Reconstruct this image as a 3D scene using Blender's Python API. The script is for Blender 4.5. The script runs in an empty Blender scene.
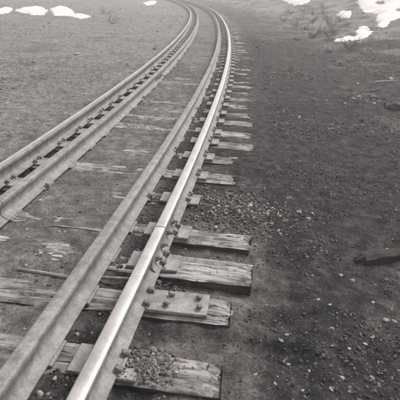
import bpy, bmesh, math, random
import numpy as np
from mathutils import Vector, Matrix
random.seed(7)
rng = np.random.default_rng(11)

# ------------------------------------------------------------------ camera, sky, sun, exposure
scene = bpy.context.scene
RAIL_TOP = 0.165                      # z = 0 is the top of the ties
CAM_H, FPX, PITCH, ROLL = 1.40766, 480.0, 0.42051, 0.04586
CAM_Z = CAM_H + RAIL_TOP
cd = bpy.data.cameras.new('camera'); cam = bpy.data.objects.new('camera', cd)
scene.collection.objects.link(cam); scene.camera = cam
cd.sensor_width = 56.0; cd.sensor_height = 56.0; cd.lens = 56.0 * FPX / 400.0
cd.clip_start = 0.05; cd.clip_end = 1500
cd.dof.use_dof = True; cd.dof.focus_distance = 4.0; cd.dof.aperture_fstop = 7.0
cp, sp = math.cos(PITCH), math.sin(PITCH)
fwd = Vector((0, cp, -sp)); up0 = Vector((0, sp, cp)); rt0 = Vector((1, 0, 0))
cr, sr = math.cos(ROLL), math.sin(ROLL)
# picture is turned clockwise by ROLL, so the camera is turned the other way
RT = rt0 * cr + up0 * sr
UP = up0 * cr - rt0 * sr
cam.matrix_world = Matrix((( RT.x, UP.x, -fwd.x, 0), (RT.y, UP.y, -fwd.y, 0), (RT.z, UP.z, -fwd.z, CAM_Z), (0, 0, 0, 1)))

SUN_EL, SUN_AZ = math.radians(52), math.radians(48)     # azimuth from +Y towards +X
world = bpy.data.worlds.new('World'); scene.world = world; world.use_nodes = True
wn = world.node_tree.nodes; wl = world.node_tree.links
bg = wn['Background']; bg.inputs['Strength'].default_value = 0.15
sky = wn.new('ShaderNodeTexSky'); sky.sky_type = 'NISHITA'; sky.sun_disc = False
sky.sun_elevation = SUN_EL; sky.sun_rotation = SUN_AZ
sky.air_density = 1.0; sky.dust_density = 4.0; sky.altitude = 1500
bw = wn.new('ShaderNodeRGBToBW')                         # monochrome film: a colourless overcast
tint = wn.new('ShaderNodeMixRGB'); tint.blend_type = 'MULTIPLY'; tint.inputs[0].default_value = 1
tint.inputs[2].default_value = (1.0, 0.972, 0.962, 1)
wl.new(sky.outputs[0], bw.inputs[0]); wl.new(bw.outputs[0], tint.inputs[1]); wl.new(tint.outputs[0], bg.inputs['Color'])
sd = bpy.data.lights.new('sun', 'SUN'); sun = bpy.data.objects.new('sun', sd); scene.collection.objects.link(sun)
sd.energy = 1.3; sd.angle = math.radians(26); sd.color = (1.0, 0.975, 0.955)
sdir = Vector((math.cos(SUN_EL) * math.sin(SUN_AZ), math.cos(SUN_EL) * math.cos(SUN_AZ), math.sin(SUN_EL)))
sun.rotation_euler = sdir.to_track_quat('Z', 'Y').to_euler(); sun.location = (-5, 8, 12)
scene.view_settings.view_transform = 'Standard'; scene.view_settings.look = 'None'
scene.view_settings.exposure = 1.2; scene.view_settings.gamma = 1.0

# ------------------------------------------------------------------ track geometry
X0, TH0, K0, K1 = -0.61377, -0.1481, 0.00957, -0.00021
GAUGE, GUARD, GUARD_IN = 1.505, 0.312, 0.338
SS = np.arange(-8, 95, 0.02)
KK = np.where(SS < 27, K0 + K1 * SS, .0075)
AA = np.cumsum(KK) * .02; AA += TH0 - np.interp(0, SS, AA)
cx = np.concatenate([[0], np.cumsum(-np.sin((AA[1:] + AA[:-1]) / 2) * 0.02)])
cy = np.concatenate([[0], np.cumsum(np.cos((AA[1:] + AA[:-1]) / 2) * 0.02)])
i0 = int(np.argmin(abs(SS))); cx += X0 - cx[i0]; cy -= cy[i0]
def tpos(s, off=0.0):
    """point on the track: s along it, off metres to the left of the right running rail"""
    a = np.interp(s, SS, AA); x = np.interp(s, SS, cx); y = np.interp(s, SS, cy)
    return x - np.cos(a) * off, y - np.sin(a) * off, a
def tcoord(x, y):
    """(s, off) of world points"""
    s = np.array(y, float)
    for _ in range(9):
        sc = np.clip(s, -7.9, 94.9)
        px, py, a = tpos(sc)
        s = sc + (x - px) * -np.sin(a) + (y - py) * np.cos(a)
    sc = np.clip(s, -7.9, 94.9); px, py, a = tpos(sc)
    return s, -((x - px) * np.cos(a) + (y - py) * np.sin(a))

# ------------------------------------------------------------------ numpy noise
def _h(ix, iy, seed):
    n = (ix.astype(np.int64) * 374761393 + iy.astype(np.int64) * 668265263 + seed * 974634777) & 0xffffffff
    n = ((n ^ (n >> 13)) * 1274126177) & 0xffffffff
    return ((n ^ (n >> 16)) & 0xffff) / 65535.0 * 2 - 1
def noise(x, y, seed=0):
    x = np.asarray(x, float); y = np.asarray(y, float)
    ix = np.floor(x); iy = np.floor(y); fx = x - ix; fy = y - iy
    ux = fx * fx * (3 - 2 * fx); uy = fy * fy * (3 - 2 * fy)
    a = _h(ix, iy, seed); b = _h(ix + 1, iy, seed); c = _h(ix, iy + 1, seed); d = _h(ix + 1, iy + 1, seed)
    return (a * (1 - ux) + b * ux) * (1 - uy) + (c * (1 - ux) + d * ux) * uy
def fbm(x, y, seed=0, o=4):
    v = 0; amp = 1; t = 0
    for k in range(o):
        v = v + amp * noise(x * 2 ** k + 13.7 * k, y * 2 ** k + 7.1 * k, seed + k); t += amp; amp *= .5
    return v / t
def sstep(a, b, x):
    t = np.clip((x - a) / (b - a), 0, 1); return t * t * (3 - 2 * t)
def bell(x, a, b, w):
    return sstep(a - w, a + w, x) * (1 - sstep(b - w, b + w, x))

# ------------------------------------------------------------------ terrain height
def height(x, y):
    x = np.asarray(x, float); y = np.asarray(y, float)
    s, off = tcoord(x, y); r = -off                     # r: metres right of the right rail
    l = off - GAUGE                                     # l: metres left of the left rail
    z = -0.012 + 0.0 * x
    # four-foot: dirt nearly level with the tie tops
    mid = bell(off, GUARD, GAUGE - GUARD, .05)
    z = z + mid * (0.013 - 0.003 * sstep(3, 5, s) + 0.008 * sstep(7, 14, s))
    # troughs between running and guard rails
    tr = bell(off, 0.05, GUARD - .05, .04)
    z = z + tr * (.004 + .012 * sstep(4, 8, s) + .03 * fbm(x * 3.1, y * 3.1, 231, 2) - .035 * bell(s, 2.28, 2.42, .05) - .03 * bell(s, 1.3, 1.52, .06))
    z = z - .022 * mid * bell(off, .52, 1.02, .08) * bell(s, 1.99, 2.2, .05)
    z = z - 0.07 * bell(off, GAUGE - GUARD + .05, GAUGE - .05, .05)
    # right shoulder: ties stick out of it near the joint
    near = 1 - .95 * sstep(3.1, 3.9, s)
    sh = bell(r, .05, .9, .08)
    z = z - 0.022 * sh * near + .010 * sh * sstep(5, 9, s)
    for ts, dep in ((2.13, .034), (2.57, .034), (2.97, .016), (1.68, .02)):
        z = z - dep * sh * bell(s - r * .02, ts - .25, ts - .12, .03)
    z = z + .03 * bell(r, .12, .62, .12) * bell(s, 3.32, 3.7, .1)          # spilled rubble past the joint
    z = z - sstep(.5, 1.6, r) * .05
    # right bank
    bank = np.clip(r - 2.6 - .35 * noise(x * .35, y * .35, 5), 0, None)
    fade = sstep(3.0, 9.0, s)
    z = z + fade * np.where(bank < 9, .012 * bank ** 2 + .06 * bank, .972 + .54 + .20 * (np.minimum(bank, 24) - 9))
    z = z + fade * sstep(0, 2, bank) * (.16 * fbm(x * .9, y * .9, 61, 3) + .05 * fbm(x * 3, y * 3, 65, 2))
    # left ground
    z = z + bell(l, .08, .75, .06) * .030 - sstep(.5, 1.2, l) * .01
    z = z + sstep(1.0, 6, l) * .09 * fbm(x * .4, y * .4, 31, 3)
    # general unevenness
    z = z + (.013 + .012 * sstep(.6, 1.4, l) + .012 * sstep(1, 2, r)) * fbm(x * 4.5, y * 4.5, 3, 3) + (.007 + .009 * (1 - mid)) * fbm(x * 15, y * 15, 9, 3)
    z = z + .02 * (1 - mid) * fbm(x * 2.2, y * 2.2, 21, 3)
    d2 = np.hypot(x, y - 20)
    z = z + sstep(45, 160, d2) * 1.2 * (fbm(x * .02, y * .02, 71, 3) + .3)
    # never above the rail feet next to the rails
    rail = np.minimum.reduce([abs(off), abs(off - GUARD), abs(off - GAUGE + GUARD), abs(off - GAUGE)])
    lim = 0.010 + sstep(.06, .2, rail) * 10
    return np.minimum(z, lim)

def ray(px, py):
    d = fwd * FPX + RT * (px - 200) - UP * (py - 200)
    return d.normalized()
def hit(px, py, zc=None):
    """the place on the ground (or on the level zc) seen at a pixel of the photograph"""
    d = ray(px, py)
    if zc is not None:
        t = (zc - CAM_Z) / d.z; return Vector((0, 0, CAM_Z)) + d * t
    t = np.concatenate([np.arange(.8, 12, .01), np.arange(12, 140, .05)])
    x = d.x * t; y = d.y * t; z = CAM_Z + d.z * t
    hz = height(x, y); k = np.argmax(z < hz)
    if k == 0: k = len(t) - 1
    return Vector((x[k], y[k], hz[k]))
def hz(x, y): return float(height(np.array([x]), np.array([y]))[0])

# ------------------------------------------------------------------ object helpers
COL = scene.collection
def setp(o, label=None, cat=None, group=None, kind=None):
    if label: o['label'] = label
    if cat: o['category'] = cat
    if group: o['group'] = group
    if kind: o['kind'] = kind
    return o
def link(name, me, parent=None):
    o = bpy.data.objects.new(name, me); COL.objects.link(o)
    if parent is not None: o.parent = parent
    return o
def empty(name, loc, rz=0):
    o = bpy.data.objects.new(name, None); COL.objects.link(o); o.location = loc; o.rotation_euler = (0, 0, rz)
    o.empty_display_size = .1
    return o
def mesh_np(name, V, F, mats, smooth=None, mi=None):
    me = bpy.data.meshes.new(name)
    V = np.asarray(V, np.float32); F = np.asarray(F, np.int32); n = F.shape[1]
    me.vertices.add(len(V)); me.vertices.foreach_set('co', V.ravel())
    me.loops.add(F.size); me.loops.foreach_set('vertex_index', F.ravel())
    me.polygons.add(len(F)); me.polygons.foreach_set('loop_start', np.arange(0, F.size, n, dtype=np.int32))
    if mi is not None: me.polygons.foreach_set('material_index', np.asarray(mi, np.int32))
    me.update(calc_edges=True); me.validate()
    for m in mats: me.materials.append(m)
    if smooth is not None:
        me.polygons.foreach_set('use_smooth', np.ones(len(F), bool))
        if smooth < 180: me.set_sharp_from_angle(angle=math.radians(smooth))
    return me
def mesh_bm(name, bm, mat, smooth=None):
    me = bpy.data.meshes.new(name); bmesh.ops.recalc_face_normals(bm, faces=bm.faces[:])
    bm.to_mesh(me); bm.free(); me.materials.append(mat)
    if smooth is not None:
        me.polygons.foreach_set('use_smooth', np.ones(len(me.polygons), bool))
        if smooth < 180: me.set_sharp_from_angle(angle=math.radians(smooth))
    return me
def bm_box(bm, c, size, bevel=0, rot=None, seg=1):
    r = bmesh.ops.create_cube(bm, size=1)
    vs = r['verts']; bmesh.ops.scale(bm, vec=size, verts=vs)
    if bevel:
        es = list({e for v in vs for e in v.link_edges})
        q = bmesh.ops.bevel(bm, geom=es, offset=bevel, segments=seg, affect='EDGES')
        vs = list({v for f in q['faces'] for v in f.verts} | {v for v in vs if v.is_valid})
    if rot is not None: bmesh.ops.rotate(bm, cent=(0, 0, 0), matrix=rot, verts=vs)
    bmesh.ops.translate(bm, vec=c, verts=vs)
    return vs

# ------------------------------------------------------------------ materials (neutral greys with the print's faint warm tone)
WARM = (1.0, .955, .94)
def g(v): return (v * WARM[0], v * WARM[1], v * WARM[2], 1)
class Mat:
    def __init__(s, name, rough=.8, metal=0.0, spec=.3):
        s.m = bpy.data.materials.new(name); s.m.use_nodes = True
        s.n = s.m.node_tree.nodes; s.l = s.m.node_tree.links; s.b = s.n['Principled BSDF']
        s.b.inputs['Roughness'].default_value = rough; s.b.inputs['Metallic'].default_value = metal
        s.b.inputs['Specular IOR Level'].default_value = spec
        s.tc = s.n.new('ShaderNodeTexCoord')
    def mapped(s, scale=(1, 1, 1), coord='Object', rnd=False):
        mp = s.n.new('ShaderNodeMapping'); mp.inputs['Scale'].default_value = scale
        s.l.new(s.tc.outputs[coord], mp.inputs['Vector'])
        if rnd:
            oi = s.n.new('ShaderNodeObjectInfo'); mu = s.n.new('ShaderNodeMath'); mu.operation = 'MULTIPLY'; mu.inputs[1].default_value = 37
            s.l.new(oi.outputs['Random'], mu.inputs[0]); s.l.new(mu.outputs[0], mp.inputs['Location'])
        return mp.outputs[0]
    def noise(s, vec, scale, detail=5, rough=.6, dist=0):
        t = s.n.new('ShaderNodeTexNoise'); t.inputs['Scale'].default_value = scale; t.inputs['Detail'].default_value = detail
        t.inputs['Roughness'].default_value = rough; t.inputs['Distortion'].default_value = dist
        s.l.new(vec, t.inputs['Vector']); return t.outputs['Fac']
    def vor(s, vec, scale, feature='F1', out='Distance'):
        t = s.n.new('ShaderNodeTexVoronoi'); t.feature = feature; t.inputs['Scale'].default_value = scale
        s.l.new(vec, t.inputs['Vector']); return t.outputs[out]
    def ramp(s, fac, stops):
        r = s.n.new('ShaderNodeValToRGB'); e = r.color_ramp.elements
        while len(e) < len(stops): e.new(.5)
        for k, (p, c) in enumerate(stops):
            e[k].position = p; e[k].color = c if isinstance(c, tuple) else g(c)
        s.l.new(fac, r.inputs[0]); return r.outputs[0]
    def mix(s, fac, a, b, mode='MIX'):
        x = s.n.new('ShaderNodeMixRGB'); x.blend_type = mode
        for i, v in ((0, fac), (1, a), (2, b)):
            if hasattr(v, 'links') or isinstance(v, bpy.types.NodeSocket): s.l.new(v, x.inputs[i])
            else: x.inputs[i].default_value = v
        return x.outputs[0]
    def math(s, op, a, b=None):
        x = s.n.new('ShaderNodeMath'); x.operation = op
        for i, v in ((0, a), (1, b)):
            if v is None: continue
            if isinstance(v, bpy.types.NodeSocket): s.l.new(v, x.inputs[i])
            else: x.inputs[i].default_value = v
        return x.outputs[0]
    def attr(s, name):
        a = s.n.new('ShaderNodeAttribute'); a.attribute_name = name; return a.outputs['Fac']
    def bump(s, h, strength=.5, dist=.01):
        b = s.n.new('ShaderNodeBump'); b.inputs['Strength'].default_value = strength; b.inputs['Distance'].default_value = dist
        s.l.new(h, b.inputs['Height'])
        old = s.b.inputs['Normal'].links
        if old: s.l.new(old[0].from_socket, b.inputs['Normal'])
        s.l.new(b.outputs[0], s.b.inputs['Normal'])
    def color(s, c): s.l.new(c, s.b.inputs['Base Color'])

def make_ground():
    m = Mat('soil', .92, 0, .25); v = m.mapped()
    pale = m.attr('pale')                                # 0 dark cinder soil .. 1 pale dry dirt
    big = m.noise(v, 1.1, 5, .6); med = m.noise(v, 9, 6, .7); fine = m.noise(v, 70, 5, .75); grain = m.noise(v, 260, 3, .7)
    dark = m.ramp(med, [(.32, .020), (.46, .038), (.57, .072), (.68, .13)])
    lite = m.ramp(med, [(.32, .14), (.45, .24), (.56, .34), (.68, .48)])
    f = m.math('ADD', pale, m.math('MULTIPLY', m.math('SUBTRACT', big, .5), .9))
    f = m.ramp(f, [(.15, (0, 0, 0, 1)), (.85, (1, 1, 1, 1))])
    c = m.mix(f, dark, lite)
    c = m.mix(.9, c, m.ramp(fine, [(.34, (.45, .44, .43, 1)), (.5, (1, 1, 1, 1)), (.66, (1.7, 1.68, 1.66, 1))]), 'MULTIPLY')
    c = m.mix(.8, c, m.ramp(grain, [(.34, (.5, .49, .48, 1)), (.5, (1, 1, 1, 1)), (.66, (1.7, 1.7, 1.7, 1))]), 'MULTIPLY')
    # tiny light grit
    vo = m.vor(v, 85, 'F1'); vc = m.n.new('ShaderNodeTexVoronoi'); vc.inputs['Scale'].default_value = 85; m.l.new(v, vc.inputs['Vector'])
    pick = m.ramp(vc.outputs['Color'], [(.70, (0, 0, 0, 1)), (.78, (1, 1, 1, 1))])
    dot = m.math('MULTIPLY', m.math('LESS_THAN', vo, .32), pick)
    c = m.mix(m.math('MULTIPLY', dot, .7), c, g(.27)); m.color(c)
    m.bump(med, .8, .05); m.bump(fine, 1.0, .022); m.bump(grain, .8, .006); m.bump(dot, .5, .004)
    return m.m
def make_rust(name, base, polished=False):
    m = Mat(name, .62, .0, .5); v = m.mapped(); st = m.mapped((1, 1, 1))
    a = m.noise(v, 14, 6, .7); b = m.noise(v, 120, 4, .7); big = m.noise(v, 1.6, 4, .6)
    c = m.ramp(a, [(.33, base * .6), (.5, base), (.66, base * 1.35)])
    c = m.mix(.7, c, m.ramp(b, [(.35, (.6, .58, .57, 1)), (.5, (1, 1, 1, 1)), (.65, (1.32, 1.31, 1.3, 1))]), 'MULTIPLY')
    c = m.mix(.8, c, m.ramp(big, [(.3, (.74, .73, .72, 1)), (.6, (1.12, 1.12, 1.12, 1))]), 'MULTIPLY')
    m.color(c); m.bump(a, .25, .006); m.bump(b, .5, .002)
    r = m.ramp(a, [(.3, (.5, .5, .5, 1)), (.7, (.72, .72, .72, 1))]); m.l.new(r, m.b.inputs['Roughness'])
    return m.m
def make_polish():
    m = Mat('polished_steel', .3, .85, .5); v = m.mapped()
    a = m.noise(v, 9, 5, .65); b = m.noise(v, 160, 3, .7)
    c = m.ramp(a, [(.25, .50), (.5, .61), (.8, .70)])
    c = m.mix(.6, c, m.ramp(b, [(.3, (.75, .75, .75, 1)), (.55, (1, 1, 1, 1))]), 'MULTIPLY'); m.color(c)
    r = m.ramp(a, [(.3, (.30, .30, .30, 1)), (.7, (.45, .45, .45, 1))]); m.l.new(r, m.b.inputs['Roughness'])
    m.bump(b, .12, .001)
    return m.m
def make_wood(name, lo, mid, hi):
    m = Mat(name, .88, 0, .25); v = m.mapped((1.2, 16, 16), rnd=True); u = m.mapped((1, 1, 1), rnd=True)
    grain = m.noise(v, 3.2, 7, .72, .35); fib = m.noise(m.mapped((5, 90, 90), rnd=True), 2.2, 5, .7); blot = m.noise(u, 5, 5, .65)
    c = m.ramp(grain, [(.26, lo), (.45, mid), (.62, hi), (.8, hi * 1.18)])
    c = m.mix(.75, c, m.ramp(fib, [(.3, (.58, .56, .55, 1)), (.5, (1, 1, 1, 1)), (.75, (1.25, 1.25, 1.24, 1))]), 'MULTIPLY')
    c = m.mix(.85, c, m.ramp(blot, [(.36, (.30, .29, .28, 1)), (.5, (.92, .92, .92, 1)), (.66, (1.2, 1.2, 1.2, 1))]), 'MULTIPLY')
    ck = m.noise(m.mapped((1.1, 15, 15), rnd=True), 1.6, 3, .5, .6)            # drying checks along the grain
    crack = m.ramp(ck, [(.47, (1, 1, 1, 1)), (.492, (.16, .155, .15, 1)), (.508, (.16, .155, .15, 1)), (.53, (1, 1, 1, 1))])
    gate = m.ramp(m.noise(u, 2.3, 3, .5), [(.44, (0, 0, 0, 1)), (.54, (1, 1, 1, 1))])
    c = m.mix(gate, c, m.mix(1, c, crack, 'MULTIPLY'))
    dust = m.ramp(m.noise(u, 7, 6, .72), [(.5, (0, 0, 0, 1)), (.62, (.75, .75, .75, 1))])
    c = m.mix(dust, c, m.ramp(m.noise(u, 60, 4, .7), [(.35, lo * .42), (.65, mid * .62)]))
    m.bump(crack, .9, .012)
    oi = m.n.new('ShaderNodeObjectInfo')
    c = m.mix(1, c, m.ramp(oi.outputs['Random'], [(0, (.78, .77, .76, 1)), (1, (1.12, 1.12, 1.12, 1))]), 'MULTIPLY')
    m.color(c); m.bump(grain, .7, .012); m.bump(fib, .6, .004)
    return m.m
def make_stone(name, lo, hi):
    m = Mat(name, .85, 0, .3); v = m.mapped()
    a = m.noise(v, 30, 5, .65); at = m.attr('tone')
    c = m.ramp(at, [(0, lo), (.6, (lo + hi) * .4), (1, hi)])
    c = m.mix(.6, c, m.ramp(a, [(.3, (.6, .59, .58, 1)), (.6, (1.1, 1.1, 1.1, 1))]), 'MULTIPLY'); m.color(c)
    m.bump(a, .4, .004); return m.m
def make_plain(name, lo, hi, scale=20, rough=.85):
    m = Mat(name, rough, 0, .25); v = m.mapped(); a = m.noise(v, scale, 5, .65)
    m.color(m.ramp(a, [(.3, lo), (.7, hi)])); m.bump(a, .5, .006); return m.m
def make_snow():
    m = Mat('old_snow', .6, 0, .3); v = m.mapped(); a = m.noise(v, 4, 6, .65); b = m.noise(v, 40, 4, .7)
    c = m.ramp(a, [(.25, .74), (.5, .88), (.7, .92)])
    c = m.mix(.35, c, m.ramp(b, [(.3, (.8, .8, .8, 1)), (.55, (1, 1, 1, 1))]), 'MULTIPLY'); m.color(c)
    m.bump(a, .5, .05); m.bump(b, .4, .01); return m.m
M_SOIL = make_ground()
M_RUST = make_rust('weathered_rail_steel', .215)
M_GUARD = make_rust('dull_guard_rail_steel', .235)
M_IRON = make_rust('tie_plate_iron', .25)
M_SPIKE = make_rust('spike_iron', .15)
M_POL = make_polish()
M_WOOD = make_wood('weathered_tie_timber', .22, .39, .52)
M_SIDE = make_wood('dark_tie_side', .03, .065, .11)  # tie sides and ends: much darker timber tone than the tops
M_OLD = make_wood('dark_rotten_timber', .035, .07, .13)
M_STONE = make_stone('gravel_stone', .05, .42)
M_PALE = make_plain('pale_pebble_stone', .26, .46, 40)
M_ROCK = make_plain('dark_bank_rock', .06, .16, 8)
M_TWIG = make_plain('dry_twig_bark', .06, .15, 30)
M_GRASS = make_plain('dead_grass', .30, .46, 25)
M_SNOW = make_snow()

# ------------------------------------------------------------------ ground: one sheet out to the horizon
def axis(segs):
    out = [segs[0][0]]
    for a, b, st in segs:
        n = max(1, int(round((b - a) / st))); out += list(a + (b - a) * np.arange(1, n + 1) / n)
    return np.array(out)
def grow(a, b, st, k):
    out = []; x = a
    while x < b: x += st; st *= k; out.append(x)
    return out
gx = np.array(sorted([-v for v in grow(2.6, 400, .03, 1.06)]) + list(axis([(-2.6, 2.4, .0165)])) + grow(2.4, 400, .03, 1.06))
gy = np.array(sorted([.6 - v for v in grow(0, 60, .05, 1.15)]) + list(axis([(.6, 5.2, .0165)])) + grow(5.2, 600, .018, 1.0125))
GX, GY = np.meshgrid(gx, gy); nx, ny = len(gx), len(gy)
GZ = height(GX.ravel(), GY.ravel())
I = np.arange(nx * ny).reshape(ny, nx)
F = np.stack([I[:-1, :-1], I[:-1, 1:], I[1:, 1:], I[1:, :-1]], -1).reshape(-1, 4)
me = mesh_np('ground', np.stack([GX.ravel(), GY.ravel(), GZ], 1), F, [M_SOIL], 180)
def soil_tone(x, y):
    s, off = tcoord(x, y); r = -off; l = off - GAUGE
    p = .62 * bell(off, GUARD - .06, GAUGE - GUARD + .1, .12)
    p = p + .80 * sstep(-.1, .35, l)
    p = p + .50 * bell(r, .05, .72, .2) * (1 - .6 * sstep(3.0, 3.8, s)) + .16 * bell(off, 0, GUARD, .05)
    p = p + .10 * sstep(.5, 1.5, r) + .12 * fbm(x * .8, y * .8, 41, 3) + (.10 + .22 * sstep(1.5, 3, r)) * fbm(x * 2.6, y * 2.6, 141, 3) + .25 * sstep(.3, 1.5, l) * fbm(x * .9 + y * .5, y * 2.4 - x * 1.2, 147, 4) + sstep(10, 26, s) * .22 * sstep(0, .4, r) + sstep(2.6, 4.5, r) * sstep(9, 13, s) * (.30 + .8 * fbm(x * 1.3, y * 1.3, 241, 3))
    return np.clip(p, 0, 1)
at = me.attributes.new('pale', 'FLOAT', 'POINT'); at.data.foreach_set('value', soil_tone(GX.ravel(), GY.ravel()).astype(np.float32))
ground = setp(link('ground', me), kind='structure')

# ------------------------------------------------------------------ rails
half = [(.066, 0), (.066, .008), (.055, .0125), (.032, .022), (.0175, .034), (.0120, .050), (.0115, .088), (.0185, .102), (.0335, .110),
        (.0352, .114), (.0352, .133), (.0335, .1395), (.028, .1438), (.020, .1457), (.010, .1468), (0, .147)]
prof = half + [(-x, z) for x, z in reversed(half[:-1])]
NP = len(prof)
PLATE = RAIL_TOP - .147
def rail(name, off, s0, s1, polished, label, group, lean=0.0, band=(11, 19)):
    st = []; s = s0
    while s < s1 - .02:
        st.append(s); s += .18 if s < 14 else .5
    st.append(s1); st = np.array(st)
    x, y, a = tpos(st, off); V = []
    wob = .0018 * noise(st * .9, st * 0, int(off * 100) + 3)
    P = np.array(prof)
    u = P[:, 0] + P[:, 1] * lean
    ox, oy = float(x[0]), float(y[0])
    X = x[:, None] - ox + np.cos(a)[:, None] * (u[None] + wob[:, None]); Y = y[:, None] - oy + np.sin(a)[:, None] * (u[None] + wob[:, None])
    Z = np.broadcast_to(P[:, 1][None], X.shape) + .0015 * noise(st * .7, st * 0 + 4, 8)[:, None]
    V = np.stack([X, Y, Z], -1).reshape(-1, 3); n = len(st)
    J = np.arange(n * NP).reshape(n, NP); K = np.roll(J, -1, 1)
    F = np.stack([J[:-1], K[:-1], K[1:], J[1:]], -1).reshape(-1, 4)
    mi = np.zeros((n - 1, NP), int)
    if polished: mi[:, band[0]:band[1]] = 1
    # end caps: quads across the section
    caps = []
    for base in (0, (n - 1) * NP):
        for k in range(NP // 2):
            q = [base + k, base + k + 1, base + NP - 2 - k, base + NP - 1 - k]
            if len(set(q)) == 4: caps.append(q if base == 0 else q[::-1])
    F = np.concatenate([F, np.array(caps)]); mi = np.concatenate([mi.ravel(), np.zeros(len(caps), int)])
    me = mesh_np(name, V, F, [M_RUST if polished else M_GUARD, M_POL], 38, mi)
    bm = bmesh.new(); bm.from_mesh(me); bmesh.ops.recalc_face_normals(bm, faces=bm.faces[:]); bm.to_mesh(me); bm.free()
    o = link(name, me); o.location = (ox, oy, PLATE)
    return setp(o, label, 'rail', group)
S_JOINT = 2.73; S_GL1 = 2.86; S_GL2 = 8.5; S_END = 88
GRP = 'rails of the curving track'
rail('running_rail', 0, -4, S_JOINT - .004, True, 'bright worn outer running rail ending at the bolted joint, beside exposed tie ends', GRP)
rail('running_rail', 0, S_JOINT + .004, S_END, True, 'bright outer running rail sweeping from the bolted joint round the far curve', GRP)
rail('running_rail', GAUGE, -4, S_END, True, 'running rail with thin shiny top on the inside of the curve, beside pale dirt', GRP, band=(14, 20))
rail('guard_rail', GUARD, -4, S_END, False, 'long dull grey unpolished guard rail next to the bright jointed running rail', GRP)
GG = GAUGE - GUARD_IN
rail('guard_rail', GG, -4, S_GL1 - .0045, False, 'dull guard rail piece ending at a gap beside the half-buried pale tie', GRP)
rail('guard_rail', GG, S_GL1 + .0045, S_GL2 - .005, False, 'dull guard rail between its two joints, next to the inside running rail', GRP)
rail('guard_rail', GG, S_GL2 + .005, S_END, False, 'far dull guard rail of the inside pair, curving away beyond its bolted joint', GRP)

# ---- joint bars with bolts
def joint_bar(s, off, side, L, nb, label):
    x, y, a = tpos(s, off)
    e = empty('joint_bar', (float(x), float(y), PLATE), float(a))
    # local: x to the right across the track, y along it
    bm = bmesh.new()
    sec = [(.0135, .048), (.021, .0335), (.042, .0195), (.047, .023), (.034, .034), (.027, .047), (.027, .088), (.031, .098), (.0318, .1065), (.020, .1015), (.0130, .092)]
    rows = []
    for yy in np.linspace(-L / 2, L / 2, 9):
        rows.append([bm.verts.new((side * (u + .0015), yy, z)) for u, z in sec])
    for r0, r1 in zip(rows[:-1], rows[1:]):
        for k in range(len(sec)):
            bm.faces.new((r0[k], r0[(k + 1) % len(sec)], r1[(k + 1) % len(sec)], r1[k]))
    bm.faces.new(rows[0]); bm.faces.new(rows[-1])
    link('bar', mesh_bm('bar', bm, M_RUST, 35), e)
    for k in range(nb):
        yy = (k - (nb - 1) / 2) * L / nb
        bm = bmesh.new()
        bmesh.ops.create_cone(bm, cap_ends=True, segments=6, radius1=.0185, radius2=.017, depth=.02)
        bmesh.ops.create_cone(bm, cap_ends=True, segments=8, radius1=.011, radius2=.009, depth=.022, matrix=Matrix.Translation((0, 0, .02)))
        bmesh.ops.create_cone(bm, cap_ends=True, segments=12, radius1=.023, radius2=.022, depth=.005, matrix=Matrix.Translation((0, 0, -.010)))
        b = link('bolt', mesh_bm('bolt', bm, M_SPIKE, 30), e)
        b.location = (side * .038, yy, .066); b.rotation_euler = (random.uniform(-.3, .3), side * math.pi / 2, 0)
    return setp(e, label, 'joint bar', 'joint bars on the rails')
joint_bar(S_JOINT, 0, 1, .66, 4, 'bolted steel joint bar on the outer side of the bright running rail joint')
joint_bar(S_JOINT, 0, -1, .66, 4, 'steel joint bar on the inner side of the bright running rail joint')
joint_bar(S_GL2, GG, -1, .5, 4, 'joint bar on the far guard rail joint, facing the inside running rail')
joint_bar(S_GL2, GG, 1, .5, 4, 'bolted joint bar on the far guard rail joint, facing the track middle')
joint_bar(S_GL1, GG, -1, .5, 4, 'joint bar at the guard rail gap beside the half-buried pale tie')

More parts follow.
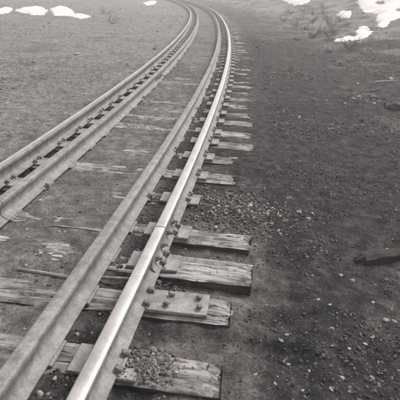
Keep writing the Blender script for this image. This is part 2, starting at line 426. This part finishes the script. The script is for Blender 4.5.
# ------------------------------------------------------------------ ties
def tie_mesh(seed, L=2.52, W=.215, H=.17, rough=1.0, mat=None):
    nxs = 70
    ring = []
    rb = .012
    for z in np.linspace(-H, -rb, 4): ring.append((W / 2, z))
    for y in np.linspace(W / 2 - rb, -W / 2 + rb, 11): ring.append((y, 0))
    for z in np.linspace(-rb, -H, 4): ring.append((-W / 2, z))
    ring = np.array(ring); nr = len(ring)
    xs = np.linspace(-L / 2, L / 2, nxs)
    X = np.repeat(xs[:, None], nr, 1); Y = np.repeat(ring[None, :, 0], nxs, 0).copy(); Z = np.repeat(ring[None, :, 1], nxs, 0).copy()
    q = np.arange(nr)[None] * 1.0
    gr = noise(X * 2.2 + 50, Y * 55 + seed * 7, seed) * .5 + noise(X * 6 + 50, Y * 90 + seed * 3, seed + 1) * .5
    top = np.abs(Z) < 1e-4
    Z = Z + np.where(top, .0055 * rough * gr - .004 * rough * np.clip(noise(X * 3, Y * 12, seed + 2), 0, 1), 0)
    Y = Y + np.where(~top, np.sign(Y) * (.007 * rough * noise(X * 3.1, Z * 40, seed + 4) + .005 * noise(X * 17, Z * 60, seed + 14)), 0) + .008 * rough * noise(X * .8, X * 0 + seed, seed + 5)
    # worn corners near the ends
    endw = np.clip((np.abs(X) - (L / 2 - .12)) / .12, 0, 1)
    Z = Z - np.where(top, endw ** 2 * .020 * (1 + noise(Y * 20, X * 4, seed + 6)), 0)
    X = X + np.sign(X) * endw * .018 * noise(Y * 22 + 3, Z * 22, seed + 8)
    edge = top & (np.abs(ring[None, :, 0]) > W / 2 - .035)
    Z = Z - np.where(edge, .016 * rough * np.clip(noise(X * 4.2 + np.sign(Y) * 30, Y * 0 + seed, seed + 9), 0, 1) ** 1.5, 0)
    # a long split
    sy = (noise(np.array([seed * 1.3]), np.array([2.2]), 4)[0]) * W * .3
    split = top & (np.abs(Y - sy) < W / 20) & (X > .1)
    Z = Z - np.where(split, .012 * rough, 0)
    V = np.stack([X, Y, Z], -1).reshape(-1, 3)
    J = np.arange(nxs * nr).reshape(nxs, nr)
    F = [np.stack([J[:-1, :-1], J[1:, :-1], J[1:, 1:], J[:-1, 1:]], -1).reshape(-1, 4)]
    caps = []
    for row, fl in ((J[0], 1), (J[-1], 0)):
        for k in range(nr // 2 - 1 + nr % 2):
            qd = [row[k], row[k + 1], row[nr - 2 - k], row[nr - 1 - k]]
            if len(set(qd)) == 4: caps.append(qd if fl else qd[::-1])
    F.append(np.array(caps)); F = np.concatenate(F)
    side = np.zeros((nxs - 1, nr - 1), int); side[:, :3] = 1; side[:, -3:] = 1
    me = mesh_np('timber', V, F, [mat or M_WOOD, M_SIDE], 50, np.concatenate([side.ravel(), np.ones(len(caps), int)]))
    bm = bmesh.new(); bm.from_mesh(me); bmesh.ops.recalc_face_normals(bm, faces=bm.faces[:])
    bm.to_mesh(me); bm.free()
    return me
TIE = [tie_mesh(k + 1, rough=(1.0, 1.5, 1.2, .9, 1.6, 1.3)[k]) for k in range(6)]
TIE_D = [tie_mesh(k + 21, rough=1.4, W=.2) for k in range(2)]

def plate_mesh(L, W, T):
    bm = bmesh.new(); bm_box(bm, (0, 0, T / 2), (L, W, T), .003)
    if T >= .015:
        for sgn in (1, -1): bm_box(bm, (sgn * .079, 0, T + .0035), (.017, W - .012, .010), .003)
    return mesh_bm('tie_plate', bm, M_IRON, 40)
P_RUN = plate_mesh(.31, .18, PLATE); P_GRD = plate_mesh(.15, .17, .0149)
def spike_mesh(seed):
    r = random.Random(seed); bm = bmesh.new()
    bm_box(bm, (0, 0, -.01), (.016, .016, .06), .002)
    vs = bm_box(bm, (-.008, 0, .016), (.038, .030, .015), .005, Matrix.Rotation(.22, 3, 'Y'))
    return mesh_bm('spike', bm, M_SPIKE, 35)
SPK = [spike_mesh(k) for k in range(3)]

tie_s = [-1.25, -.76, -.28, .22, .72, 1.2, 1.68, 2.13, 2.57, 2.97, 3.53, 4.07, 4.62, 5.12, 5.54, 6.02, 6.47, 6.95]
while tie_s[-1] < 86: tie_s.append(tie_s[-1] + .49 + random.uniform(-.035, .035))
near_label = {1.68: 'weathered tie end with a crumbling clod heap against its plate, beside bare dirt',
              2.13: 'tie with a long pale plate spiked over it and a square cut end',
              2.57: 'broad pale cracked tie with its dark front face exposed below the rail joint',
              2.97: 'weathered tie with a half-dark top and rounded end under the rail joint',
              3.53: 'rubble-covered tie just beyond the bright rail joint',
              4.07: 'short-ended pale tie lying flush in the dirt beyond the rail joint'}
def add_spike(e, off, sgn, dy, lift=0.0, tilt=0.0):
    o = link('spike', random.choice(SPK), e)
    o.location = (GAUGE / 2 - off + sgn * .0775, dy, PLATE + .011 + lift)
    o.rotation_euler = (random.uniform(-.12, .12), random.uniform(-.1, .1) + tilt, (0 if sgn > 0 else math.pi) + random.uniform(-.25, .25))
    return o
for i, s in enumerate(tie_s):
    shift = random.uniform(-.045, .045); skew = random.uniform(-.025, .025)
    if s == 1.68: shift, skew = -.0, .0
    if s == 2.13: shift, skew = .0, .04
    if s == 2.57: shift, skew = .10, .0
    if s == 2.97: shift, skew = .07, .0
    if s == 4.07: shift = -.11
    x, y, a = tpos(s, GAUGE / 2)
    e = empty('railway_tie', (float(x), float(y), 0), float(a) + skew)
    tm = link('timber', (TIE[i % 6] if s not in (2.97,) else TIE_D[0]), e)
    tm.location = (shift, 0, random.uniform(-.006, .004) if s > 3.5 or s < 1 else .001)
    tm.scale = (1, random.uniform(.92, 1.06) if s != 2.57 else 1.18, 1)
    if s < 30:
        for off, pm in ((0, P_RUN), (GUARD, P_GRD), (GG, P_GRD), (GAUGE, P_RUN)):
            if s == 2.13 and off == 0: continue
            p = link('tie_plate', pm, e); p.location = (GAUGE / 2 - off + random.uniform(-.006, .006), random.uniform(-.012, .012), .0035)
            p.rotation_euler = (0, 0, random.uniform(-.02, .02) - skew)
    if s < 16:
        for off in (0, GUARD, GG, GAUGE):
            for sgn in (1, -1):
                if (off == GUARD and sgn > 0 or off == GG and sgn > 0) and random.random() < .72: continue
                for dy in ((-.05, .05) if (off in (0, GAUGE) and sgn > 0 and s < 8) or (off == GG and sgn < 0) else (random.choice((-.05, .045)),)):
                    lift = random.choice((0, 0, 0, .004, .010)) if s < 8 else 0
                    add_spike(e, off, sgn, dy + random.uniform(-.012, .012), lift)
    if s == 2.13:                                        # the long plate under the rail and out along the tie
        bm = bmesh.new(); bm_box(bm, (0, 0, .011), (.47, .185, .022), .004)
        for xx in (-.085,): bm_box(bm, (xx, 0, .0245), (.01, .175, .007), .002)
        p = link('long_tie_plate', mesh_bm('long_tie_plate', bm, M_IRON, 40), e); p.location = (GAUGE / 2 + .155, .0, .0035)
        for xx, yy, rz in ((.335, .045, 1.3), (.342, -.04, 1.7), (.19, .05, .2), (.165, -.045, 2.6)):
            q = link('spike', random.choice(SPK), e); q.location = (GAUGE / 2 + xx, yy, .025); q.rotation_euler = (.15, .1, rz)
    lab = near_label.get(s)
    if lab: setp(e, lab, 'railway tie', 'ties under the curving track')
    elif s < 1.6: setp(e, 'old weathered tie under the near track before the clod-heaped tie', 'railway tie', 'ties before the clod-heaped tie')
    elif s < 12:
        nth = ['third', 'fourth', 'fifth', 'sixth', 'seventh', 'eighth', 'ninth', 'tenth', 'eleventh', 'twelfth', 'thirteenth', 'fourteenth', 'fifteenth', 'sixteenth', 'seventeenth', 'eighteenth', 'nineteenth', 'twentieth'][i - 12]
        setp(e, nth + ' tie beyond the bright rail joint, half buried in dirt', 'railway tie', 'half-buried ties past the rail joint')
    else: setp(e, 'small distant tie, a thin pale strip under the far curve', 'railway tie', 'distant ties under the far curve')

# ------------------------------------------------------------------ stones
def ico(sub, seed, flat=.65):
    bm = bmesh.new(); bmesh.ops.create_icosphere(bm, subdivisions=sub, radius=1); r = random.Random(seed)
    V = np.array([v.co for v in bm.verts]); F = np.array([[v.index for v in f.verts] for f in bm.faces]); bm.free()
    V = V * (1 + .28 * np.array([r.uniform(-1, 1) for _ in V])[:, None]); V[:, 2] *= flat
    V[:, 0] *= r.uniform(.8, 1.25)
    return V, F
BASES = [ico(1, k) for k in range(10)]
BASES2 = [ico(2, k + 50, .7) for k in range(8)]
def scatter(name, X, Y, R, tone, mat, label, cat, bases=BASES, sink=.35, zmin=None):
    n = len(X); Z = height(X, Y)
    if zmin is not None: Z = np.maximum(Z, zmin)
    Z = Z + 0.0; Vs = []; Fs = []; T = []; c = 0
    kind = rng.integers(0, len(bases), n)
    for k, (bv, bf) in enumerate(bases):
        idx = np.where(kind == k)[0]
        if not len(idx): continue
        th = rng.uniform(0, 6.283, len(idx)); tx = rng.normal(0, .35, len(idx)); ty = rng.normal(0, .35, len(idx))
        ct, st = np.cos(th)[:, None], np.sin(th)[:, None]
        vx = bv[None, :, 0] * ct - bv[None, :, 1] * st; vy = bv[None, :, 0] * st + bv[None, :, 1] * ct
        vz = bv[None, :, 2] + vx * tx[:, None] + vy * ty[:, None]
        P = np.stack([vx, vy, vz], -1) * R[idx][:, None, None]
        P[..., 0] += X[idx][:, None]; P[..., 1] += Y[idx][:, None]; P[..., 2] += (Z[idx] + R[idx] * sink * .6)[:, None]
        m = bv.shape[0]
        Vs.append(P.reshape(-1, 3)); Fs.append((bf[None] + (np.arange(len(idx)) * m)[:, None, None]).reshape(-1, 3) + c); c += len(idx) * m
        T.append(np.repeat(tone[idx], m))
    me = mesh_np(name, np.concatenate(Vs), np.concatenate(Fs), [mat])
    a = me.attributes.new('tone', 'FLOAT', 'POINT'); a.data.foreach_set('value', np.concatenate(T).astype(np.float32))
    return setp(link(name, me), label, cat, kind='stuff')
def cand(n, x0, x1, y0, y1): return rng.uniform(x0, x1, n), rng.uniform(y0, y1, n)
def sizes(n, lo, hi, k=2.6): return lo + (hi - lo) * rng.random(n) ** k
# right shoulder and cess: many small stones, clumped
X, Y = cand(190000, -.4, 4.2, .9, 8.5); s, off = tcoord(X, Y); r = -off
w = .14 + .40 * sstep(.5, 1.3, r); w *= np.clip(.5 + 1.5 * fbm(X * 1.7, Y * 1.7, 91, 3), .08, 1) * (1.1 - .75 * sstep(3, 7, Y)) * (1 - .4 * sstep(2.2, 3, r))
k = (rng.random(len(X)) < w) & (r > .09); X, Y = X[k], Y[k]
R_ = sizes(len(X), .0024, .0115, 2.6); tone = np.clip(rng.beta(.9, 3.4, len(X)), 0, 1)
scatter('gravel', X, Y, R_, tone, M_STONE, 'dark cinder gravel and small stones strewn over the ground beside the exposed tie ends', 'gravel')
# the two rail troughs: rubble
X, Y = cand(40000, -2.4, .2, .9, 9); s, off = tcoord(X, Y)
k = ((off > .075) & (off < GUARD - .075)) | ((off > GG + .075) & (off < GAUGE - .075)); X, Y = X[k], Y[k]
scatter('gravel', X, Y, sizes(len(X), .003, .012, 2.8), np.clip(rng.beta(1.2, 3, len(X)), 0, 1), M_STONE, 'dark rubble lying between the running and guard rails', 'gravel')
# four-foot and the left side: fine pale grit
X, Y = cand(70000, -6, .2, 1.2, 11); s, off = tcoord(X, Y)
k = ((off > GUARD + .08) & (off < GG - .08)) | (off > GAUGE + .09); k &= rng.random(len(X)) < np.clip(.35 + 1.1 * fbm(X * 1.3, Y * 1.3, 97, 3), .05, 1)
X, Y = X[k], Y[k]
scatter('gravel', X, Y, sizes(len(X), .003, .012, 3.5), np.clip(rng.beta(2, 2.2, len(X)), 0, 1), M_STONE, 'fine pale grit on the dirt between the guard rails and on the inside of the curve', 'gravel')
X, Y = cand(90000, .5, 8, 5.5, 17); s, off = tcoord(X, Y); r = -off
k = (r > .75) & (rng.random(len(X)) < np.clip(.12 + .9 * fbm(X * 1.1, Y * 1.1, 191, 3), .02, .6) * (1 - .5 * sstep(9, 16, Y))); X, Y = X[k], Y[k]
scatter('gravel', X, Y, sizes(len(X), .005, .024, 3.0), np.clip(rng.beta(1.1, 2.2, len(X)), 0, 1), M_STONE, 'scattered cinder stones on the flat between the outer rail and the bank', 'gravel')
# farther ground: coarser scattered stones on both sides
X, Y = cand(15000, -16, 18, 7, 40); s, off = tcoord(X, Y)
k = ((off < -.7) | (off > GAUGE + .4)) & (rng.random(len(X)) < np.clip(.4 + 1.5 * fbm(X * .5, Y * .5, 99, 3), .05, 1)); X, Y, off = X[k], Y[k], off[k]
scatter('gravel', X, Y, sizes(len(X), .010, .05, 3.6), np.clip(np.where(off > 0, rng.beta(4, 1.6, len(X)), rng.beta(1.5, 2.6, len(X))), 0, 1), M_STONE, 'loose stones scattered over the far ground and the bank', 'gravel')

# pale pebbles one can pick out, each its own thing
peb = [(272, 209, 5), (299, 212, 5), (308, 219, 6), (281, 342, 6), (287, 335, 4), (288, 366, 5), (255, 376, 4), (352, 281, 6), (341, 276, 5), (279, 231, 5),
       (250, 206, 6), (312, 214, 4), (331, 391, 5), (342, 379, 5), (349, 392, 4), (365, 345, 5), (372, 338, 5), (386, 321, 6), (372, 378, 5), (303, 391, 4),
       (309, 372, 4), (332, 329, 5), (349, 349, 4), (394, 322, 5), (318, 300, 4), (373, 303, 4), (275, 385, 4), (330, 305, 4), (387, 250, 5), (353, 99, 5),
       (359, 97, 4), (358, 84, 4), (391, 79, 6), (374, 104, 4), (345, 104, 4), (29, 237, 3), (59, 232, 4), (65, 232, 3), (40, 201, 5), (55, 380, 5), (40, 395, 7), (77, 55, 5)]
for px, py, d in peb:
    p = hit(px, py); dist = (p - Vector((0, 0, CAM_Z))).length
    rad = d * .42 * dist / FPX
    bv, bf = random.choice(BASES2)
    me = mesh_np('pebble', bv * rad * np.array([1.15, .85, .8]), bf, [M_PALE], 45)
    o = link('pebble', me); o.location = (p.x, p.y, p.z + rad * .18); o.rotation_euler = (random.uniform(-.3, .3), random.uniform(-.3, .3), random.uniform(0, 6))
    s_, off_ = tcoord(np.array([p.x]), np.array([p.y]))
    if off_[0] < 0 and p.y < 6: setp(o, 'pale pebble lying on the dark cinder ground beside the tie ends', 'pebble', 'pale pebbles on the dark ground')
    elif off_[0] < 0: setp(o, 'pale stone at the foot of the snowy bank', 'pebble', 'pale stones below the bank')
    elif off_[0] < GUARD: setp(o, 'pale pebble between the bright running rail and its guard rail', 'pebble', 'pebbles between running and guard rail')
    elif off_[0] < GAUGE: setp(o, 'pale pebble on the dirt between the two guard rails', 'pebble', 'pebbles between the guard rails')
    else: setp(o, 'pale stone on the open ground inside the curve', 'pebble', 'stones inside the curve')

# ------------------------------------------------------------------ dirt clods around the near tie plates
def clod(px, py, d, label, group, mat):
    on_tie = py > 320; p = hit(px, py, .0) if on_tie else hit(px, py); dist = (p - Vector((0, 0, CAM_Z))).length; rad = d * .5 * dist / FPX
    bv, bf = ico(3, int(px * 7 + py), .8)
    nn = np.array([noise(np.array([v[0] * 2.3 + px]), np.array([v[1] * 2.3 + v[2] * 1.7]), 5)[0] for v in bv])
    V = bv / np.linalg.norm(bv, axis=1)[:, None] * (1 + .5 * nn + .05 * np.random.RandomState(int(px)).uniform(-1, 1, len(bv)))[:, None] * rad * np.array([1.1, .9, .55])
    o = link('dirt_clod', mesh_np('dirt_clod', V, bf, [mat], 60)); o.location = (p.x, p.y, (max(hz(p.x, p.y), 0) if on_tie else hz(p.x, p.y)) + rad * .12)
    setp(o, label, 'dirt clod', group)
M_CLOD = make_plain('dry_clod', .09, .26, 60)
for px, py, d in ((146, 353, 6), (152, 350, 7), (158, 355, 6), (149, 361, 6), (161, 350, 5), (155, 364, 5), (166, 355, 4)):
    clod(px, py, d, 'crumbly dirt clod in the heap on the near tie end', 'clods on the near tie end', M_CLOD)
for px, py, d in ((158, 283, 7), (165, 286, 6), (170, 283, 6), (163, 278, 5), (175, 287, 5)):
    clod(px, py, d, 'crumbly dirt clod beside the joint bar behind the long plate', 'clods beside the joint bar', M_CLOD)

# ------------------------------------------------------------------ bent rod lying across under the guard rail
def tube(name, pts, rad, mat, n=8):
    V = []; F = []
    pts = [Vector(p) for p in pts]
    for k, p in enumerate(pts):
        t = (pts[min(k + 1, len(pts) - 1)] - pts[max(k - 1, 0)]).normalized()
        a = t.cross(Vector((0, 0, 1))).normalized() if abs(t.z) < .95 else t.cross(Vector((1, 0, 0))).normalized(); b = a.cross(t)
        rr = rad[k] if isinstance(rad, (list, tuple)) else rad
        for j in range(n): V.append(p + (a * math.cos(j / n * 6.2832) + b * math.sin(j / n * 6.2832)) * rr)
    for k in range(len(pts) - 1):
        for j in range(n): F.append((k * n + j, k * n + (j + 1) % n, (k + 1) * n + (j + 1) % n, (k + 1) * n + j))
    me = bpy.data.meshes.new(name); me.from_pydata([tuple(v) for v in V], [], F + [tuple(range(n))[::-1], tuple(range((len(pts) - 1) * n, len(pts) * n))])
    me.materials.append(mat); me.polygons.foreach_set('use_smooth', np.ones(len(me.polygons), bool)); me.set_sharp_from_angle(angle=math.radians(45))
    return me
a0 = hit(18, 269, .012); a1 = hit(66, 277, .008); a2 = hit(102, 277.5, .0); a3 = hit(131, 279, -.002)
a3 = a3 + (a3 - a2) * .5
o = link('bent_rod', tube('bent_rod', [a0, a0.lerp(a1, .5) + Vector((0, .004, 0)), a1, a1.lerp(a2, .5), a2, a3], .0105, M_IRON))
setp(o, 'thin bent rod lying across the dirt and under the dull guard rail', 'rod')

# ------------------------------------------------------------------ broken timber at the right
p = hit(358, 262); q = hit(400, 257)
dirv = (q - p); dirv.z = 0; dirv.normalize()
bm = bmesh.new(); L = .75; NXS = 26
rows = []
for k in range(NXS):
    t = k / (NXS - 1); row = []
    fr = 1 if k else .55
    for (yy, zz) in ((.05, 0), (.05, .045), (.03, .056), (.005, .052), (-.02, .058), (-.05, .045), (-.05, 0)):
        n1 = float(noise(np.array([t * 9]), np.array([yy * 60]), 17)[0]); n2 = float(noise(np.array([t * 5]), np.array([zz * 60]), 18)[0])
        xx = t * L + (float(noise(np.array([yy * 70]), np.array([zz * 90]), 19)[0]) * .05 if k == 0 else 0)
        row.append(bm.verts.new((xx, yy * fr + .008 * n1, (zz + .008 * n2) * fr)))
    rows.append(row)
for r0, r1 in zip(rows[:-1], rows[1:]):
    for k in range(len(r0)):
        bm.faces.new((r0[k], r0[(k + 1) % len(r0)], r1[(k + 1) % len(r0)], r1[k]))
bm.faces.new(rows[0]); bm.faces.new(rows[-1])
o = link('broken_timber', mesh_bm('broken_timber', bm, M_OLD, 50))
o.location = (p.x, p.y, p.z - .004); o.rotation_euler = (0, 0, math.atan2(dirv.y, dirv.x))
setp(o, 'dark splintered piece of timber lying on the cinder ground well away from the ties', 'timber')

# ------------------------------------------------------------------ snow patches
def in_poly(x, y, P):
    c = np.zeros(x.shape, bool); d = np.full(x.shape, 1e9)
    for k in range(len(P)):
        x0, y0 = P[k]; x1, y1 = P[(k + 1) % len(P)]
        c ^= ((y0 > y) != (y1 > y)) & (x < (x1 - x0) * (y - y0) / (y1 - y0 + 1e-12) + x0)
        ex, ey = x1 - x0, y1 - y0; t = np.clip(((x - x0) * ex + (y - y0) * ey) / (ex * ex + ey * ey + 1e-12), 0, 1)
        d = np.minimum(d, np.hypot(x - x0 - t * ex, y - y0 - t * ey))
    return np.where(c, d, -d)
def snow(pix, label, group, thick=.10, holes=(), rag=.10):
    W = [hit(*p) for p in pix]; P = [(v.x, v.y) for v in W]
    xs = [v[0] for v in P]; ys = [v[1] for v in P]
    cxm, cym = sum(xs) / len(xs), sum(ys) / len(ys)
    size = max(max(xs) - min(xs), max(ys) - min(ys)); st = max(size / 130, .02)
    gx = np.arange(min(xs) - .3, max(xs) + .3, st); gy = np.arange(min(ys) - .3, max(ys) + .3, st)
    A, B = np.meshgrid(gx, gy); d = in_poly(A, B, P)
    for hp in holes:
        d = np.minimum(d, -in_poly(A, B, [tuple(hit(*p))[:2] for p in hp]))
    d = d + rag * fbm(A * 2.2, B * 2.2, 77, 3) + rag * .5 * fbm(A * 7, B * 7, 79, 2)
    t = sstep(0, .5, d); Zg = height(A.ravel(), B.ravel()).reshape(A.shape)
    Z = Zg + np.where(d > 0, .015 + thick * t * (.75 + .4 * fbm(A * 1.5, B * 1.5, 81, 3)), -.06)
    keep = d > -st * 1.5
    I = np.arange(A.size).reshape(A.shape); kc = keep[:-1, :-1] & keep[1:, :-1] & keep[:-1, 1:] & keep[1:, 1:]
    F = np.stack([I[:-1, :-1], I[:-1, 1:], I[1:, 1:], I[1:, :-1]], -1)[kc].reshape(-1, 4)
    used = np.unique(F); remap = np.zeros(A.size, int); remap[used] = np.arange(len(used))
    V = np.stack([A.ravel() - cxm, B.ravel() - cym, Z.ravel()], 1)[used]
    o = link('snow_patch', mesh_np('snow_patch', V, remap[F], [M_SNOW], 180)); o.location = (cxm, cym, 0)
    setp(o, label, 'snow patch', group)
SG = 'melting snow patches'
snow([(-8, 11), (5, 7), (12, 8), (12, 11), (3, 14), (-8, 15)], 'small snow patch at the end of the snow row inside the curve', SG)
snow([(14, 11), (26, 7), (38, 6), (47, 10), (45, 15), (32, 15), (22, 12.5)], 'long oval snow patch in the snow row on the open ground', SG)
snow([(51, 9), (56, 6.5), (66, 7), (73, 11), (76, 15), (90, 15.5), (92, 17), (80, 19), (68, 16), (54, 16)], 'snow patch trailing a thin tongue towards the curving track', SG)
snow([(143, 2.5), (150, 1), (157, 1.2), (154, 4.5), (146, 6)], 'tiny snow patch by the inside rails where the track bends away', SG)
snow([(282, -1), (300, -1), (310, 1), (300, 5), (288, 3.5)], 'narrow snow patch behind the scrub beyond the outer rail', SG)
snow([(333, 41.5), (342, 37), (350, 36.3), (354, 37), (358, 34.5), (355, 31), (362, 26.5), (369, 28), (372, 32), (368, 36.5), (358, 39.5), (346, 41.5)], 'hooked snow patch low on the bank', SG, rag=.07)
snow([(337, 15), (342, 10), (352, 13), (350, 18), (340, 18)], 'small round snow patch on the bank beside the big snowfield', SG, rag=.06)
snow([(356, -6), (410, -6), (410, 14), (392, 22), (382, 28), (376, 24), (378, 14), (366, 13), (358, 5)], 'largest snow patch, covering the upper bank', SG,
     holes=[[(377, 3), (380, .8), (384, 1.5), (386, 4), (382, 5), (379, 5.4)], [(395, 10), (399, 8.5), (404, 9), (402, 12)]], thick=.14)

# ------------------------------------------------------------------ dry scrub, twigs and rocks on the bank
def shrub(px, py, hgt, n, label):
    p = hit(px, py); e = empty('dry_shrub', tuple(p)); r = random.Random(int(px * 31 + py))
    V = []; F = []
    def seg(a, b, r0, r1):
        t = (b - a).normalized(); u = t.cross(Vector((.3, .2, 1))).normalized(); w = u.cross(t); base = len(V)
        for c, rr in ((a, r0), (b, r1)):
            for j in range(3): V.append(c + (u * math.cos(j * 2.094) + w * math.sin(j * 2.094)) * rr)
        for j in range(3): F.append((base + j, base + (j + 1) % 3, base + 3 + (j + 1) % 3, base + 3 + j))
    def branch(a, d, ln, rad, lev):
        for k in range(3):
            d = (d + Vector((r.uniform(-.35, .35), r.uniform(-.35, .35), r.uniform(-.25, .2)))).normalized(); b = a + d * ln / 3
            seg(a, b, rad, rad * .8); a = b; rad *= .8
            if lev < 3:
                for _ in range(2): branch(a, (d + Vector((r.uniform(-1, 1), r.uniform(-1, 1), r.uniform(-.4, .6)))).normalized(), ln * .55, rad * .6, lev + 1)
    for _ in range(n):
        branch(Vector((r.uniform(-.1, .1), r.uniform(-.1, .1), -.03)), Vector((r.uniform(-1, 1), r.uniform(-1, 1), r.uniform(.35, 1))).normalized(), hgt * r.uniform(.6, 1), .013, 1)
    me = bpy.data.meshes.new('branches'); me.from_pydata([tuple(v) for v in V], [], F); me.materials.append(M_TWIG); link('branches', me, e)
    setp(e, label, 'shrub', 'dry scrub below the bank')
for px, py in ((302, 12), (312, 22), (322, 14), (330, 26), (296, 27), (318, 34), (340, 22), (308, 8), (352, 50), (290, 14), (326, 20), (314, 15), (334, 34), (305, 30), (322, 7), (300, 20), (345, 27), (328, 40), (284, 22), (310, 38)):
    shrub(px, py, random.uniform(.26, .42), 8, 'low leafless dry shrub in the scrub below the snowy bank')
shrub(103, 14, .4, 4, 'low leafless dry shrub on the open ground near the trailing snow patch')
shrub(112, 24, .35, 4, 'low leafless dry shrub between the open ground and the inside rails')
for px, py, L, az, lab in ((386, 82, .5, .2, 'short pale stick lying across the foot of the bank'), (372, 92, .6, .5, 'crooked dark stick below the pale one on the bank foot'),
                           (345, 62, .7, -.2, 'weathered stick on the slope under the hooked snow patch')):
    p = hit(px, py); pts = [p + Vector((math.cos(az) * L * (t - .5), math.sin(az) * L * (t - .5), .02 + .02 * math.sin(t * 5))) for t in (0, .25, .5, .75, 1)]
    for v in pts: v.z = hz(v.x, v.y) + .015
    o = link('stick', tube('stick', pts, [.014, .018, .016, .012, .007], M_GRASS if 'pale' in lab.split(' ')[1] else M_TWIG, 6)); setp(o, lab, 'stick')
for px, py, d, lab in ((395, 108, 14, 'dark jagged rock jutting from the foot of the bank'), (342, 65, 9, 'dark rock under the hooked snow patch'), (297, 40, 7, 'grey rock at the scrub edge beyond the outer rail'),
                       (372, 98, 8, 'low dark rock beside the crooked stick'), (330, 52, 7, 'small dark rock on the slope below the scrub')):
    p = hit(px, py); dist = (p - Vector((0, 0, CAM_Z))).length; rad = d * .5 * dist / FPX
    bv, bf = ico(3, int(px), .6); u = bv / np.linalg.norm(bv, axis=1)[:, None]
    nn = noise(u[:, 0] * 1.9 + px, u[:, 1] * 1.9 + u[:, 2] * 2.3, 3) * .5 + noise(u[:, 0] * 4 + px, u[:, 1] * 4 + u[:, 2] * 4, 4) * .2
    me = mesh_np('rock', u * (1 + nn)[:, None] * rad * np.array([1.2, .9, .65]), bf, [M_ROCK], 35)
    o = link('rock', me); o.location = (p.x, p.y, p.z + rad * .15); o.rotation_euler = (0, 0, px); setp(o, lab, 'rock')

# matted dead grass: short blades lying mostly flat
def grass(X, Y, ln, label):
    n = len(X); Z = height(X, Y); az = rng.uniform(0, 6.283, n); el = np.abs(rng.normal(.06, .09, n)); L_ = ln * rng.uniform(.5, 1.3, n); w = .0016 + .0012 * rng.random(n) + .0002 * np.maximum(Y - 6, 0)
    dx, dy, dz = np.cos(az) * np.cos(el) * L_, np.sin(az) * np.cos(el) * L_, np.sin(el) * L_
    px_, py_ = -np.sin(az) * w, np.cos(az) * w
    P0 = np.stack([X - px_, Y - py_, Z], 1); P1 = np.stack([X + px_, Y + py_, Z], 1)
    b = rng.uniform(.55, .75, n); P2 = np.stack([X + dx * b + px_, Y + dy * b + py_, Z + dz * b * 1.2 + .004], 1); P3 = np.stack([X + dx * b - px_, Y + dy * b - py_, Z + dz * b * 1.2 + .004], 1)
    P4 = np.stack([X + dx, Y + dy, Z + dz * .75 + .003], 1)
    V = np.stack([P0, P1, P2, P3, P4], 1).reshape(-1, 3); o_ = (np.arange(n) * 5)[:, None]
    F = np.concatenate([o_ + [0, 1, 2], o_ + [0, 2, 3], o_ + [3, 2, 4]])
    setp(link('dead_grass', mesh_np('dead_grass', V, F, [M_GRASS])), label, 'dead grass', kind='stuff')
X, Y = cand(200000, -13, -1, 3, 30); s, off = tcoord(X, Y)
k = (off > GAUGE + .5) & (rng.random(len(X)) < np.clip(-.05 + 1.6 * fbm(X * .7, Y * 1.6, 111, 3), 0, 1)); grass(X[k], Y[k], .11, 'short matted dead grass on the open ground inside the curve')
X, Y = cand(60000, 1, 20, 5, 32); s, off = tcoord(X, Y)
k = (off < -2.2) & (rng.random(len(X)) < np.clip(-.05 + 1.5 * fbm(X * .6, Y * .6, 117, 3), 0, 1)); grass(X[k], Y[k], .12, 'sparse dead grass and litter on the bank')

# rubble spilled over the tie past the joint
for cs, co, nn in ((1.72, -.19, 1400), (2.36, -.12, 260), (1.46, -.2, 300)):
    S_ = rng.normal(cs, .05, nn); O_ = rng.normal(co, .055, nn); X, Y, _a = tpos(S_, O_); k = O_ < -.072; 
    o = scatter('gravel', X[k], Y[k], sizes(int(k.sum()), .0022, .010, 2.8), np.clip(rng.beta(1.6, 2.2, int(k.sum())), 0, 1), M_STONE, 'small heap of crumbled dirt against the near tie plates', 'gravel', zmin=np.where((abs(S_[k] - 1.68) < .1) & (O_[k] > -.5), np.where((O_[k] > -.16) & (abs(S_[k] - 1.68) < .088), .0225, .0), -1) if cs == 1.72 else None)
n = 2600; S_ = rng.normal(3.48, .2, n); O_ = -np.abs(rng.normal(.36, .22, n)) - .08; X, Y, _a = tpos(S_, O_)
scatter('gravel', X, Y, sizes(n, .003, .017, 2.8), np.clip(rng.beta(1.4, 2.4, n), 0, 1), M_STONE, 'loose rubble spilled over the buried tie just past the rail joint', 'gravel')

# ------------------------------------------------------------------ thin haze
bm = bmesh.new(); bm_box(bm, (0, 100, 2.5), (1600, 1600, 13)); 
hm = bpy.data.materials.new('thin_haze'); hm.use_nodes = True; hm.node_tree.nodes.clear()
ho = hm.node_tree.nodes.new('ShaderNodeOutputMaterial'); pv = hm.node_tree.nodes.new('ShaderNodeVolumePrincipled')
pv.inputs['Color'].default_value = (.97, .95, .945, 1); pv.inputs['Density'].default_value = .010; pv.inputs['Anisotropy'].default_value = .2
hm.node_tree.links.new(pv.outputs[0], ho.inputs['Volume'])
setp(link('haze', mesh_bm('haze', bm, hm)), 'thin pale haze over the ground', 'haze', kind='stuff')


S_, O_ = [], []
for ts in (1.68, 2.13, 2.57, 2.97, 4.07, 4.62, 5.12):
    n = 90; S_ += list(rng.uniform(ts - .085, ts + .085, n)); O_ += list(-.09 - .42 * rng.random(n) ** 1.6)
S_, O_ = np.array(S_), np.array(O_); X, Y, _a = tpos(S_, O_)
k = ~((abs(S_ - 2.13) < .11) & (O_ > -.42)) & (O_ < -.175)
zz = np.where((O_ > -.165) & (abs(S_ - 2.13) > .2), .0225, .0)
scatter('gravel', X[k], Y[k], sizes(int(k.sum()), .0015, .006, 2.6), np.clip(rng.beta(3, 2.2, int(k.sum())), 0, 1), M_STONE, 'crumbs of dirt lying on the exposed tie ends', 'gravel', zmin=zz[k])
